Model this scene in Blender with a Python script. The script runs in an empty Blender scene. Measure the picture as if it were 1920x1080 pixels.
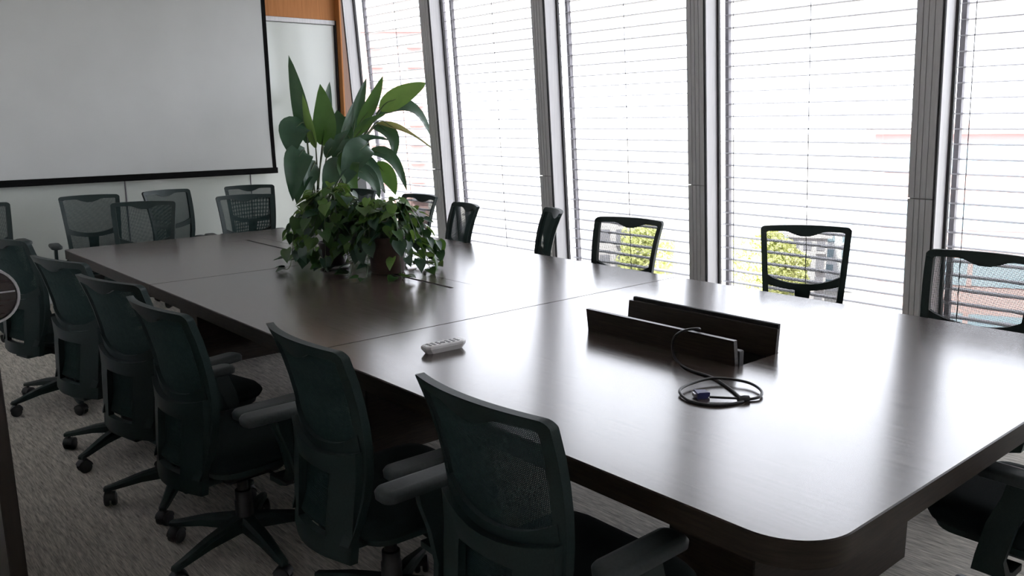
import bpy, bmesh, math, random
from mathutils import Vector, Matrix
random.seed(11)
sc = bpy.context.scene
C = sc.collection

# ------------------------------------------------------------------ camera
H = 1.55
FPX = 1588.9
yaw, pitch, roll = 0.70901, 0.19657, -0.01246
cy_, sy_, cp_, sp_ = math.cos(yaw), math.sin(yaw), math.cos(pitch), math.sin(pitch)
fwd = Vector((sy_*cp_, cy_*cp_, -sp_)); rgt0 = Vector((cy_, -sy_, 0)); up0 = rgt0.cross(fwd)
rgt = math.cos(roll)*rgt0 + math.sin(roll)*up0
upv = -math.sin(roll)*rgt0 + math.cos(roll)*up0
EYE = Vector((0, 0, H))
cam_d = bpy.data.cameras.new('camera'); cam = bpy.data.objects.new('camera', cam_d); C.objects.link(cam)
cam_d.sensor_width = 36.0; cam_d.lens = FPX/1920*36.0; cam_d.clip_start = 0.02; cam_d.clip_end = 2000
cam.matrix_world = Matrix(((rgt.x, upv.x, -fwd.x, 0), (rgt.y, upv.y, -fwd.y, 0), (rgt.z, upv.z, -fwd.z, H), (0, 0, 0, 1)))
sc.camera = cam

def ray(px, py):
    return rgt*((px-960)/FPX) - upv*((py-540)/FPX) + fwd
def at_z(px, py, z):
    d = ray(px, py); return EYE + d*((z-H)/d.z)
def at_x(px, py, x):
    d = ray(px, py); return EYE + d*(x/d.x)
def at_y(px, py, y):
    d = ray(px, py); return EYE + d*(y/d.y)

# ------------------------------------------------------------------ world, sun, exposure
SKY = 3.4
w = bpy.data.worlds.new('overcast_sky'); sc.world = w; w.use_nodes = True
bg = w.node_tree.nodes['Background']
bg.inputs[0].default_value = (0.925, 0.915, 1.0, 1); bg.inputs[1].default_value = SKY
sd = bpy.data.lights.new('sun', 'SUN'); sd.energy = 14.0; sd.angle = math.radians(3); sd.color = (1, 0.95, 0.85)
sun = bpy.data.objects.new('sun', sd); C.objects.link(sun)
sun.rotation_euler = Vector((0.72, 0.25, -0.65)).to_track_quat('-Z', 'Y').to_euler()
sc.view_settings.view_transform = 'Standard'; sc.view_settings.look = 'None'
sc.view_settings.exposure = 1.4; sc.view_settings.gamma = 1.0; sc.view_settings.use_curve_mapping = False
sc.cycles.max_bounces = 10; sc.cycles.diffuse_bounces = 5; sc.cycles.glossy_bounces = 4
sc.cycles.transparent_max_bounces = 12; sc.cycles.caustics_reflective = False; sc.cycles.caustics_refractive = False
sc.cycles.use_denoising = True

# ------------------------------------------------------------------ materials
MATS = {}
def mat(name, col, rough=0.5, metal=0.0, ior=1.5, coat=0.0, spec=None):
    m = bpy.data.materials.new(name); m.use_nodes = True
    b = m.node_tree.nodes['Principled BSDF']
    b.inputs['Base Color'].default_value = (*col, 1); b.inputs['Roughness'].default_value = rough
    b.inputs['Metallic'].default_value = metal; b.inputs['IOR'].default_value = ior
    b.inputs['Coat Weight'].default_value = coat
    if spec is not None: b.inputs['Specular IOR Level'].default_value = spec
    MATS[name] = m
    return m
def nodes(m): return m.node_tree.nodes, m.node_tree.links
def noise_colour(m, c1, c2, scale=(1, 1, 1), nscale=5.0, detail=4.0, lo=0.35, hi=0.65, bump=0.0, rough_var=None):
    """procedural colour variation in object space, stretched by scale"""
    n, l = nodes(m); b = n['Principled BSDF']
    tc = n.new('ShaderNodeTexCoord'); mp = n.new('ShaderNodeMapping'); mp.inputs['Scale'].default_value = scale
    nz = n.new('ShaderNodeTexNoise'); nz.inputs['Scale'].default_value = nscale; nz.inputs['Detail'].default_value = detail
    rp = n.new('ShaderNodeValToRGB'); rp.color_ramp.elements[0].position = lo; rp.color_ramp.elements[1].position = hi
    rp.color_ramp.elements[0].color = (*c1, 1); rp.color_ramp.elements[1].color = (*c2, 1)
    l.new(tc.outputs['Object'], mp.inputs['Vector']); l.new(mp.outputs['Vector'], nz.inputs['Vector'])
    l.new(nz.outputs['Fac'], rp.inputs['Fac']); l.new(rp.outputs['Color'], b.inputs['Base Color'])
    if bump:
        bp = n.new('ShaderNodeBump'); bp.inputs['Strength'].default_value = bump; bp.inputs['Distance'].default_value = 0.002
        l.new(nz.outputs['Fac'], bp.inputs['Height']); l.new(bp.outputs['Normal'], b.inputs['Normal'])
    if rough_var:
        rr = n.new('ShaderNodeMapRange'); rr.inputs['To Min'].default_value = rough_var[0]; rr.inputs['To Max'].default_value = rough_var[1]
        l.new(nz.outputs['Fac'], rr.inputs['Value']); l.new(rr.outputs['Result'], b.inputs['Roughness'])
    return m

table_wood = mat('dark_walnut_veneer', (0.03, 0.02, 0.017), 0.22, ior=2.05)
noise_colour(table_wood, (0.045, 0.034, 0.028), (0.085, 0.064, 0.053), (14, 0.8, 6), 6, 6, 0.3, 0.7, rough_var=(0.18, 0.24))
edge_wood = mat('dark_walnut_edge', (0.05, 0.03, 0.02), 0.4, ior=1.35)
noise_colour(edge_wood, (0.010, 0.007, 0.005), (0.034, 0.024, 0.017), (3, 3, 40), 4, 5, 0.3, 0.7)
seam_black = mat('black_gap', (0.004, 0.004, 0.004), 0.8)
plastic = mat('black_green_plastic', (0.0055, 0.010, 0.0095), 0.5, ior=1.38)
noise_colour(plastic, (0.008, 0.019, 0.018), (0.012, 0.024, 0.023), (1, 1, 1), 220, 2, 0.4, 0.6)
thread = mat('black_mesh_thread', (0.017, 0.022, 0.022), 0.7, ior=1.3)
noise_colour(thread, (0.010, 0.025, 0.024), (0.014, 0.032, 0.030), (1, 1, 1), 60, 2)
fabric = mat('black_seat_fabric', (0.01, 0.013, 0.014), 0.95, ior=1.25)
noise_colour(fabric, (0.005, 0.011, 0.011), (0.009, 0.016, 0.016), (1, 1, 1), 400, 2, bump=0.2)
rubber = mat('caster_black', (0.008, 0.008, 0.009), 0.5)
noise_colour(rubber, (0.006, 0.006, 0.007), (0.011, 0.011, 0.012), (1, 1, 1), 90, 2)
pad = mat('arm_pad_grey', (0.03, 0.038, 0.038), 0.55)
noise_colour(pad, (0.016, 0.023, 0.023), (0.022, 0.030, 0.030), (1, 1, 1), 120, 2)
steel = mat('brushed_steel', (0.5, 0.5, 0.52), 0.3, 1.0)
noise_colour(steel, (0.45, 0.45, 0.47), (0.55, 0.55, 0.57), (60, 60, 2), 5, 3)
alu = mat('grey_aluminium', (0.34, 0.33, 0.33), 0.5, 0.15)
noise_colour(alu, (0.58, 0.57, 0.575), (0.64, 0.63, 0.635), (20, 20, 0.6), 6, 3)
alu_lt = mat('light_aluminium', (0.62, 0.61, 0.62), 0.45, 0.0)
noise_colour(alu_lt, (0.58, 0.57, 0.58), (0.66, 0.65, 0.66), (20, 20, 0.6), 6, 3)
alu_dk = mat('dark_gasket', (0.03, 0.028, 0.03), 0.6)
noise_colour(alu_dk, (0.025, 0.024, 0.025), (0.036, 0.033, 0.035), (1, 1, 1), 30, 2)
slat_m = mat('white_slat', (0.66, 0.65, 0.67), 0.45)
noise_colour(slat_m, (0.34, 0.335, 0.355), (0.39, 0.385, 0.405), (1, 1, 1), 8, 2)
rail_m = mat('blind_rail_grey', (0.16, 0.15, 0.17), 0.5)
noise_colour(rail_m, (0.14, 0.13, 0.15), (0.18, 0.17, 0.19), (1, 1, 1), 8, 2)
wall_white = mat('white_paint', (0.62, 0.63, 0.62), 0.8)
noise_colour(wall_white, (0.60, 0.61, 0.60), (0.64, 0.65, 0.64), (1, 1, 1), 3, 4)
ceil_m = mat('ceiling_paint', (0.6, 0.6, 0.6), 0.9)
noise_colour(ceil_m, (0.80, 0.80, 0.79), (0.84, 0.84, 0.83), (1, 1, 1), 3, 4)
wall_dark = mat('side_wall_paint', (0.10, 0.085, 0.075), 0.8)
noise_colour(wall_dark, (0.78, 0.77, 0.75), (0.82, 0.81, 0.79), (1, 1, 1), 3, 4)
glass_board = mat('white_back_painted_glass', (0.50, 0.54, 0.52), 0.13, ior=1.45)
noise_colour(glass_board, (0.54, 0.57, 0.53), (0.58, 0.61, 0.57), (1, 1, 1), 1.2, 3)
screen_m = mat('screen_fabric', (0.46, 0.47, 0.455), 0.55)
noise_colour(screen_m, (0.47, 0.48, 0.47), (0.50, 0.51, 0.50), (1, 1, 1), 2.0, 3)
screen_black = mat('screen_black_border', (0.008, 0.008, 0.008), 0.9, ior=1.2)
noise_colour(screen_black, (0.003, 0.003, 0.003), (0.005, 0.005, 0.005), (1, 1, 1), 20, 2)
orange_wood = mat('orange_wood_panel', (0.42, 0.19, 0.09), 0.6, ior=1.3)
noise_colour(orange_wood, (0.40, 0.16, 0.05), (0.50, 0.21, 0.07), (18, 18, 0.7), 4, 5, 0.3, 0.7)
brown_wood = mat('brown_wood_panel', (0.26, 0.14, 0.085), 0.45)
noise_colour(brown_wood, (0.22, 0.11, 0.065), (0.30, 0.165, 0.10), (18, 18, 0.7), 4, 5, 0.3, 0.7)
door_wood = mat('dark_door_wood', (0.03, 0.019, 0.013), 0.35)
noise_colour(door_wood, (0.010, 0.007, 0.005), (0.020, 0.013, 0.010), (20, 20, 0.7), 4, 5, 0.3, 0.7)
corner_dark = mat('dark_grey_panel', (0.05, 0.055, 0.055), 0.5)
noise_colour(corner_dark, (0.045, 0.05, 0.05), (0.055, 0.06, 0.06), (1, 1, 1), 6, 3)
white_plastic = mat('white_remote_plastic', (0.55, 0.54, 0.54), 0.4)
noise_colour(white_plastic, (0.76, 0.75, 0.75), (0.80, 0.79, 0.79), (1, 1, 1), 60, 2)
grey_btn = mat('grey_button_rubber', (0.30, 0.30, 0.31), 0.6)
noise_colour(grey_btn, (0.28, 0.28, 0.29), (0.33, 0.33, 0.34), (1, 1, 1), 60, 2)
cable_m = mat('black_cable', (0.012, 0.012, 0.014), 0.45)
noise_colour(cable_m, (0.010, 0.010, 0.012), (0.014, 0.014, 0.016), (1, 1, 1), 60, 2)
vga_blue = mat('blue_plug_plastic', (0.03, 0.035, 0.13), 0.45)
noise_colour(vga_blue, (0.026, 0.03, 0.115), (0.034, 0.04, 0.145), (1, 1, 1), 60, 2)
pot_dark = mat('dark_ceramic', (0.03, 0.022, 0.02), 0.3)
noise_colour(pot_dark, (0.026, 0.019, 0.017), (0.036, 0.026, 0.024), (1, 1, 1), 20, 3)
pot_brown = mat('brown_ceramic', (0.07, 0.045, 0.035), 0.4)
noise_colour(pot_brown, (0.06, 0.038, 0.03), (0.085, 0.055, 0.043), (1, 1, 1), 20, 3)
pot_white = mat('white_glaze', (0.6, 0.6, 0.58), 0.3)
noise_colour(pot_white, (0.57, 0.57, 0.55), (0.63, 0.63, 0.61), (1, 1, 1), 20, 3)
soil = mat('soil', (0.02, 0.014, 0.01), 0.95)
noise_colour(soil, (0.012, 0.008, 0.006), (0.03, 0.02, 0.014), (1, 1, 1), 60, 4, bump=0.6)
stem_m = mat('green_stem', (0.05, 0.08, 0.03), 0.5)
noise_colour(stem_m, (0.04, 0.065, 0.025), (0.065, 0.10, 0.04), (1, 1, 1), 20, 3)

def leaf_mat(name, c1, c2, trans, tcol, rough=0.35):
    m = mat(name, c1, rough); noise_colour(m, c1, c2, (1, 1, 1), 9, 4, 0.35, 0.65)
    n, l = nodes(m); b = n['Principled BSDF']; out = n['Material Output']
    t = n.new('ShaderNodeBsdfTranslucent'); t.inputs[0].default_value = (*tcol, 1)
    mx = n.new('ShaderNodeMixShader'); mx.inputs[0].default_value = trans
    l.new(b.outputs[0], mx.inputs[1]); l.new(t.outputs[0], mx.inputs[2]); l.new(mx.outputs[0], out.inputs['Surface'])
    return m
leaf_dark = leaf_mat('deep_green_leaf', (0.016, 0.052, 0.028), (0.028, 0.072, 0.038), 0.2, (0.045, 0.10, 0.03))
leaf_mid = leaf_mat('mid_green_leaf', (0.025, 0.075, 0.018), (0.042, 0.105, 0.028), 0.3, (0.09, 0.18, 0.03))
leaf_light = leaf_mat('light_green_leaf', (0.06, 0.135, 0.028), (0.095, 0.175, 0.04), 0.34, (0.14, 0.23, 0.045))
leaf_dry = leaf_mat('yellowing_leaf', (0.10, 0.13, 0.04), (0.18, 0.15, 0.05), 0.3, (0.3, 0.3, 0.08))
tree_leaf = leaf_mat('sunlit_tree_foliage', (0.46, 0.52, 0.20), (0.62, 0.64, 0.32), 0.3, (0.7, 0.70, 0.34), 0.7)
tree_bark = mat('bark', (0.08, 0.06, 0.045), 0.9)
noise_colour(tree_bark, (0.06, 0.045, 0.035), (0.10, 0.08, 0.06), (8, 8, 1), 4, 4)
bld_grey = mat('pale_grey_facade', (0.34, 0.33, 0.34), 0.8); noise_colour(bld_grey, (0.32, 0.31, 0.32), (0.36, 0.35, 0.36), (1, 1, 1), 0.5, 3)
bld_white = mat('white_facade', (0.55, 0.56, 0.58), 0.8); noise_colour(bld_white, (0.53, 0.54, 0.56), (0.57, 0.58, 0.60), (1, 1, 1), 0.5, 3)
bld_pink = mat('pink_facade', (0.42, 0.30, 0.29), 0.8); noise_colour(bld_pink, (0.30, 0.20, 0.19), (0.34, 0.23, 0.22), (1, 1, 1), 0.5, 3)
bld_win = mat('blue_window_glass', (0.22, 0.28, 0.33), 0.2); noise_colour(bld_win, (0.16, 0.22, 0.26), (0.20, 0.26, 0.30), (1, 1, 1), 0.6, 2)
bld_dark = mat('grey_window_glass', (0.16, 0.16, 0.18), 0.2); noise_colour(bld_dark, (0.14, 0.14, 0.16), (0.18, 0.18, 0.20), (1, 1, 1), 0.6, 2)
street = mat('pale_paving', (0.30, 0.29, 0.27), 0.9); noise_colour(street, (0.26, 0.25, 0.23), (0.34, 0.33, 0.31), (1, 1, 1), 0.1, 5)

# window glass: clear thin pane that reflects a little
glass = bpy.data.materials.new('clear_pane'); glass.use_nodes = True
n, l = nodes(glass); n.remove(n['Principled BSDF'])
tr = n.new('ShaderNodeBsdfTransparent'); tr.inputs[0].default_value = (0.93, 0.95, 0.95, 1)
gl = n.new('ShaderNodeBsdfGlossy'); gl.inputs['Roughness'].default_value = 0.02
mx = n.new('ShaderNodeMixShader'); mx.inputs[0].default_value = 0.05; l.new(tr.outputs[0], mx.inputs[1]); l.new(gl.outputs[0], mx.inputs[2])
l.new(mx.outputs[0], n['Material Output'].inputs['Surface'])

# carpet: streaky loop pile
carpet = mat('streaked_carpet', (0.12, 0.11, 0.10), 0.95)
n, l = nodes(carpet); b = n['Principled BSDF']
tc = n.new('ShaderNodeTexCoord'); mp = n.new('ShaderNodeMapping'); mp.inputs['Scale'].default_value = (13, 1.0, 1); mp.inputs['Rotation'].default_value = (0, 0, math.radians(4))
n1 = n.new('ShaderNodeTexNoise'); n1.inputs['Scale'].default_value = 6.0; n1.inputs['Detail'].default_value = 5; n1.inputs['Roughness'].default_value = 0.7
mp2 = n.new('ShaderNodeMapping'); mp2.inputs['Scale'].default_value = (60, 2.5, 1)
n2 = n.new('ShaderNodeTexNoise'); n2.inputs['Scale'].default_value = 7.0; n2.inputs['Detail'].default_value = 3
mm = n.new('ShaderNodeMath'); mm.operation = 'ADD'; m2 = n.new('ShaderNodeMath'); m2.operation = 'MULTIPLY'; m2.inputs[1].default_value = 0.5
rp = n.new('ShaderNodeValToRGB'); rp.color_ramp.elements[0].position = 0.38; rp.color_ramp.elements[1].position = 0.62
rp.color_ramp.elements[0].color = (0.20, 0.185, 0.16, 1); rp.color_ramp.elements[1].color = (0.70, 0.66, 0.58, 1)
l.new(tc.outputs['Object'], mp.inputs[0]); l.new(tc.outputs['Object'], mp2.inputs[0]); l.new(mp.outputs[0], n1.inputs['Vector']); l.new(mp2.outputs[0], n2.inputs['Vector'])
l.new(n1.outputs['Fac'], mm.inputs[0]); l.new(n2.outputs['Fac'], mm.inputs[1]); l.new(mm.outputs[0], m2.inputs[0]); l.new(m2.outputs[0], rp.inputs['Fac']); l.new(rp.outputs[0], b.inputs['Base Color'])
bp = n.new('ShaderNodeBump'); bp.inputs['Strength'].default_value = 0.5; bp.inputs['Distance'].default_value = 0.004; l.new(n2.outputs['Fac'], bp.inputs['Height']); l.new(bp.outputs[0], b.inputs['Normal'])

# ------------------------------------------------------------------ mesh helpers
class MB:
    def __init__(s): s.v = []; s.f = []
    def add(s, vs, fs):
        o = len(s.v); s.v += [tuple(p) for p in vs]; s.f += [tuple(i+o for i in f) for f in fs]; return s
    def box(s, x0, x1, y0, y1, z0, z1, ch=0.0):
        if ch <= 0:
            vs = [(x, y, z) for z in (z0, z1) for y in (y0, y1) for x in (x0, x1)]
            return s.add(vs, [(0, 2, 3, 1), (4, 5, 7, 6), (0, 1, 5, 4), (2, 6, 7, 3), (0, 4, 6, 2), (1, 3, 7, 5)])
        loops = []
        for z, i in ((z0, ch), (z0+ch, 0), (z1-ch, 0), (z1, ch)):
            a0, a1, b0, b1 = x0+i, x1-i, y0+i, y1-i
            c = ch
            loops.append([(a0+c, b0, z), (a1-c, b0, z), (a1, b0+c, z), (a1, b1-c, z), (a1-c, b1, z), (a0+c, b1, z), (a0, b1-c, z), (a0, b0+c, z)])
        return s.loft(loops)
    def loft(s, loops, cap=True, closed=True):
        k = len(loops[0]); o = len(s.v)
        for L in loops: s.v += [tuple(p) for p in L]
        for i in range(len(loops)-1):
            for j in range(k if closed else k-1):
                a = o+i*k+j; b_ = o+i*k+(j+1) % k
                s.f.append((a, b_, b_+k, a+k))
        if cap:
            s.f.append(tuple(o+j for j in reversed(range(k)))); q = o+(len(loops)-1)*k
            s.f.append(tuple(q+j for j in range(k)))
        return s
    def tube(s, pts, r, sides=8, cap=True):
        pts = [Vector(p) for p in pts]; rs = r if isinstance(r, (list, tuple)) else [r]*len(pts)
        loops = []; up = None
        for i, p in enumerate(pts):
            t = (pts[min(i+1, len(pts)-1)]-pts[max(i-1, 0)]).normalized()
            if up is None:
                up = Vector((0, 0, 1)) if abs(t.z) < 0.9 else Vector((1, 0, 0))
            u = t.cross(up)
            if u.length < 1e-4: u = t.cross(Vector((0.3, 1, 0.2)))
            u.normalize(); up = u.cross(t).normalized()
            loops.append([p+rs[i]*(math.cos(2*math.pi*j/sides)*u+math.sin(2*math.pi*j/sides)*up) for j in range(sides)])
        return s.loft(loops, cap)
    def lathe(s, prof, cx=0, cy=0, cz=0, seg=20, axis='z'):
        loops = []
        for r, h in prof:
            L = []
            for j in range(seg):
                a = 2*math.pi*j/seg; c_, d_ = r*math.cos(a), r*math.sin(a)
                L.append((cx+c_, cy+d_, cz+h) if axis == 'z' else ((cx+h, cy+c_, cz+d_) if axis == 'x' else (cx+d_, cy+h, cz+c_)))
            loops.append(L)
        return s.loft(loops)
    def prism(s, loop, z0, z1):
        return s.loft([[(x, y, z0) for x, y in loop], [(x, y, z1) for x, y in loop]])
    def mesh(s, name, m, smooth=None):
        me = bpy.data.meshes.new(name); me.from_pydata(s.v, [], s.f); me.update()
        bm = bmesh.new(); bm.from_mesh(me); bmesh.ops.recalc_face_normals(bm, faces=bm.faces); bm.to_mesh(me); bm.free()
        if m: me.materials.append(m)
        if smooth is not None:
            me.polygons.foreach_set('use_smooth', [True]*len(me.polygons))
            me.set_sharp_from_angle(angle=math.radians(smooth))
        return me
    def build(s, name, m, parent=None, smooth=None):
        return link(name, s.mesh(name, m, smooth), parent)
def link(name, me, parent=None):
    o = bpy.data.objects.new(name, me); C.objects.link(o)
    if parent: o.parent = parent
    return o
def empty(name, loc=(0, 0, 0), rz=0):
    o = bpy.data.objects.new(name, None); C.objects.link(o); o.location = loc; o.rotation_euler = (0, 0, rz); o.empty_display_size = 0.1
    return o
def tag(o, label=None, cat=None, group=None, kind=None):
    if label: o['label'] = label
    if cat: o['category'] = cat
    if group: o['group'] = group
    if kind: o['kind'] = kind
    return o
def struct(o, label=None):
    o['kind'] = 'structure'
    if label: o['label'] = label
    return o
def copy_tree(o, parent=None):
    c = o.copy(); C.objects.link(c); c.parent = parent
    for ch in list(o.children): copy_tree(ch, c)
    return c
def round_rect(x0, x1, y0, y1, r, seg=6, fixed=False):
    if not isinstance(r, (list, tuple)): r = [r]*4
    out = []
    for (cx, cy, a0, rr) in ((x0, y0, 180, r[0]), (x1, y0, 270, r[1]), (x1, y1, 0, r[2]), (x0, y1, 90, r[3])):
        sx = 1 if cx == x0 else -1; sy = 1 if cy == y0 else -1
        k = max(1, int(seg*max(1, rr/0.06))) if rr > 0.001 else 0
        k = seg if fixed else min(k, 24)
        if k == 0: out.append((cx, cy)); continue
        for i in range(k+1):
            a = math.radians(a0+90*i/k); out.append((cx+sx*rr+rr*math.cos(a), cy+sy*rr+rr*math.sin(a)))
    return out
def interp(tab, z):
    tab = sorted(tab)
    if z <= tab[0][0]: return tab[0][1]
    for (a, va), (b_, vb) in zip(tab, tab[1:]):
        if z <= b_: t = (z-a)/(b_-a); return va+(vb-va)*t
    return tab[-1][1]
def smooth_curve(pts, n=6):
    """Catmull-Rom through pts"""
    P = [Vector(p) for p in pts]; P = [2*P[0]-P[1]]+P+[2*P[-1]-P[-2]]; out = []
    for i in range(1, len(P)-2):
        for k in range(n):
            t = k/n; a, b_, c, d = P[i-1:i+3]
            out.append(0.5*((2*b_)+(c-a)*t+(2*a-5*b_+4*c-d)*t*t+(3*b_-a-3*c+d)*t**3))
    out.append(P[-2]); return out

# ------------------------------------------------------------------ the setting
LEAN = -0.0665                         # the glazed facade leans inward with height
XF0 = 4.853                            # inner face of the mullions at floor level
def fx(z): return XF0+LEAN*z
CEIL = 3.0
YW = 8.20
struct(MB().box(-1.4, 5.2, -1.4, YW+0.15, -0.15, 0.0).build('floor', carpet), 'grey brown streaked carpet floor')
struct(MB().box(-1.4, 4.98, -1.4, YW+0.15, CEIL, CEIL+0.12).build('ceiling', ceil_m), 'plain pale ceiling')
struct(MB().box(-1.4, 5.0, -1.5, -1.4, 0, CEIL).build('wall_back', wall_dark), 'pale wall behind the viewpoint')
wl = MB().box(0.24, 0.34, 3.47, YW, 0, CEIL); wl.box(-1.5, -1.4, -1.4, 3.57, 0, CEIL); wl.box(-1.4, 0.24, 3.47, 3.57, 0, CEIL)
struct(wl.build('wall_left', wall_dark), 'pale wall beside the row of chairs')

wf = empty('wall_far'); struct(wf, 'far wall of glossy white glass panels below orange wood')
MB().box(0.34, 4.95, YW+0.02, YW+0.15, 0, CEIL).build('backing', wall_white, wf)
px_ = [0.34, 1.19, 2.39, 3.59, 4.615]
for a, b_ in zip(px_, px_[1:]):
    MB().box(a+0.004, b_-0.004, YW-0.012, YW+0.018, 0.08, 2.53, 0.003).build('glass_panel', glass_board, wf)
for x in px_[1:-1]:
    MB().box(x-0.0035, x+0.0035, YW-0.016, YW+0.018, 0.08, 2.53).build('joint_strip', rail_m, wf)
MB().box(0.34, 4.62, YW-0.03, YW+0.018, 2.535, 2.58, 0.004).build('top_rail', alu_lt, wf)
MB().box(4.617, 4.637, YW-0.03, YW+0.018, 0.0, 2.58, 0.002).build('edge_strip', alu_dk, wf)
xs = [0.34, 1.40, 2.60, 3.80, 4.637]
for a, b_ in zip(xs, xs[1:]):
    MB().box(a+0.001, b_-0.001, YW-0.012, YW+0.018, 2.583, CEIL, 0.002).build('wood_panel', orange_wood, wf)
# wooden corner return that runs out to the leaning glazing
def lean_prism(loop, z0, z1, nz=2):
    """horizontal loop given as (x offset from the mullion inner face, y), carried up along the lean"""
    return [[(fx(z)+x, y, z) for x, y in loop] for z in (z0+(z1-z0)*i/(nz-1) for i in range(nz))]
pil = MB(); pil.loft([[(4.655, 8.105, z), (fx(z)+0.10, 8.105, z), (fx(z)+0.10, YW+0.02, z), (4.655, YW+0.02, z)] for z in (1.60, CEIL)])
struct(pil.build('trim_1', brown_wood), 'brown wood corner panel beside the glazing')
MB().box(4.637, 4.656, 8.10, YW+0.018, 1.60, CEIL, 0.002).build('edge_strip', orange_wood, bpy.data.objects['trim_1'])
lowp = MB(); lowp.loft([[(4.64, 8.08, z), (fx(z)+0.06, 8.08, z), (fx(z)+0.06, YW+0.02, z), (4.64, YW+0.02, z)] for z in (0, 1.60)])
struct(lowp.build('trim_2', corner_dark), 'dark grey lower corner panel behind the large plant')

# glazing: bays between mullions
MULL = [0.49-1.522, 0.49, 2.012, 3.534, 5.055, 6.578, 8.100]     # near (-y) faces of the mullions
MW = 0.146; MD = 0.145
ZJ = 1.09
def mullion_parts(parent, y0):
    y1 = y0+MW
    g = 0.004
    # room-side cover in two lengths with fine grooves
    def cover(z0, z1, name):
        ys = [y0+0.012, y0+0.046, y0+0.050, y0+0.078, y0+0.082, y0+0.108, y0+0.112, y1]
        loop = [(0.03, y0+0.012)]
        for i, y in enumerate(ys):
            depth = 0.0
            loop.append((depth, y))
            if i in (1, 3, 5): loop += [(g*1.6, y), (g*1.6, ys[i+1])]
        loop += [(0.03, y1)]
        MB().loft(lean_prism(loop, z0, z1)).build(name, alu, parent)
    cover(0.0, ZJ-0.003, 'mullion_cover'); cover(ZJ+0.003, CEIL, 'mullion_cover')
    # body set back, dark gasket gap, pale side frame
    MB().loft(lean_prism([(0.03, y0+0.012), (MD, y0+0.012), (MD, y1), (0.03, y1)], 0.0, CEIL)).build('mullion_core', alu, parent)
    MB().loft(lean_prism([(0.004, y0), (0.010, y0-0.002), (0.016, y0+0.012), (0.004, y0+0.012)], 0.0, CEIL)).build('gasket', alu_dk, parent)
    MB().loft(lean_prism([(0.012, y0-0.004), (0.030, y0-0.004), (0.030, y0+0.012), (0.012, y0+0.012)], 0.0, CEIL)).build('bead', alu_lt, parent)
    MB().loft(lean_prism([(0.034, y0), (MD-0.012, y0), (MD-0.012, y0+0.012), (0.034, y0+0.012)], 0.0, CEIL)).build('side_frame', alu_lt, parent)
    MB().loft(lean_prism([(MD-0.012, y0-0.016), (MD+0.01, y0-0.016), (MD+0.01, y0+0.012), (MD-0.012, y0+0.012)], 0.0, CEIL)).build('gasket', alu_dk, parent)
XG = MD                                  # glass offset outward of the inner face
for i in range(6):
    ya = MULL[i]+MW; yb = MULL[i+1]     # clear opening of the bay
    wd = empty('window_%d' % (6-i)); struct(wd, 'tall leaning window bay with grey mullion')
    mullion_parts(wd, MULL[i+1])
    if i == 0: mullion_parts(wd, MULL[0])
    MB().loft(lean_prism([(XG-0.004, ya-0.004), (XG+0.006, ya-0.004), (XG+0.006, yb+0.004), (XG-0.004, yb+0.004)], 0.06, CEIL)).build('glass_pane', glass, wd)
    MB().loft(lean_prism([(0.02, ya), (XG+0.03, ya), (XG+0.03, yb), (0.02, yb)], 0.0, 0.07)).build('sill', alu, wd)
struct(MB().box(4.62, 5.0, -1.5, MULL[0], 0, CEIL).build('wall_right', wall_dark), 'wall beside the glazing behind the viewpoint')

# outside venetian blinds, one per bay
PITCH = 0.083; XB = MD+0.125             # centre of the slats, outward of the inner face
ord_ = ['', '', '', '', '', '']
blabel = ['white slatted outside blind behind the viewpoint end of the glazing', 'white slatted outside blind at the right end, behind the nearest window chair',
          'white slatted outside blind right behind the upright chair facing the opened cable flaps', 'white slatted outside blind behind the third chair from the right',
          'white slatted outside blind between the two sideways turned chairs', 'white slatted outside blind behind the large leafy plant']
sl = MB(); L0 = 1.522-0.07
prof = [(-0.040, -0.0085), (-0.022, -0.0022), (0.022, -0.0008), (0.040, -0.0055), (0.041, -0.0035), (0.022, 0.0016), (-0.022, 0.0004), (-0.042, -0.0065)]
sl.loft([[(x, y, z) for x, z in prof] for y in (-L0/2, L0/2)])
slat_mesh = sl.mesh('slat', slat_m)
rail_mesh = MB().loft([[(LEAN*z-0.016, -0.014, z), (LEAN*z+0.016, -0.014, z), (LEAN*z+0.016, 0.014, z), (LEAN*z-0.016, 0.014, z)] for z in (-0.1, CEIL)]).mesh('guide_rail', rail_m)
cord_mesh = MB().tube([(LEAN*z, 0, z) for z in (0.05, CEIL)], 0.0028, 6).mesh('lift_cord', rail_m)
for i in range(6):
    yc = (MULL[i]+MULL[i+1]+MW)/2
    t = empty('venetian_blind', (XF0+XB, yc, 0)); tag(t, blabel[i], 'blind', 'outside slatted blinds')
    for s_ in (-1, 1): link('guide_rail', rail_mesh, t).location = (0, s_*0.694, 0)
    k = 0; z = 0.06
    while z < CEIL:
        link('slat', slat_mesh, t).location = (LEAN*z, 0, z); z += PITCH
    for yy in (-0.60, 0.06, 0.62): link('lift_cord', cord_mesh, t).location = (-0.046, yy, 0)

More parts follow.
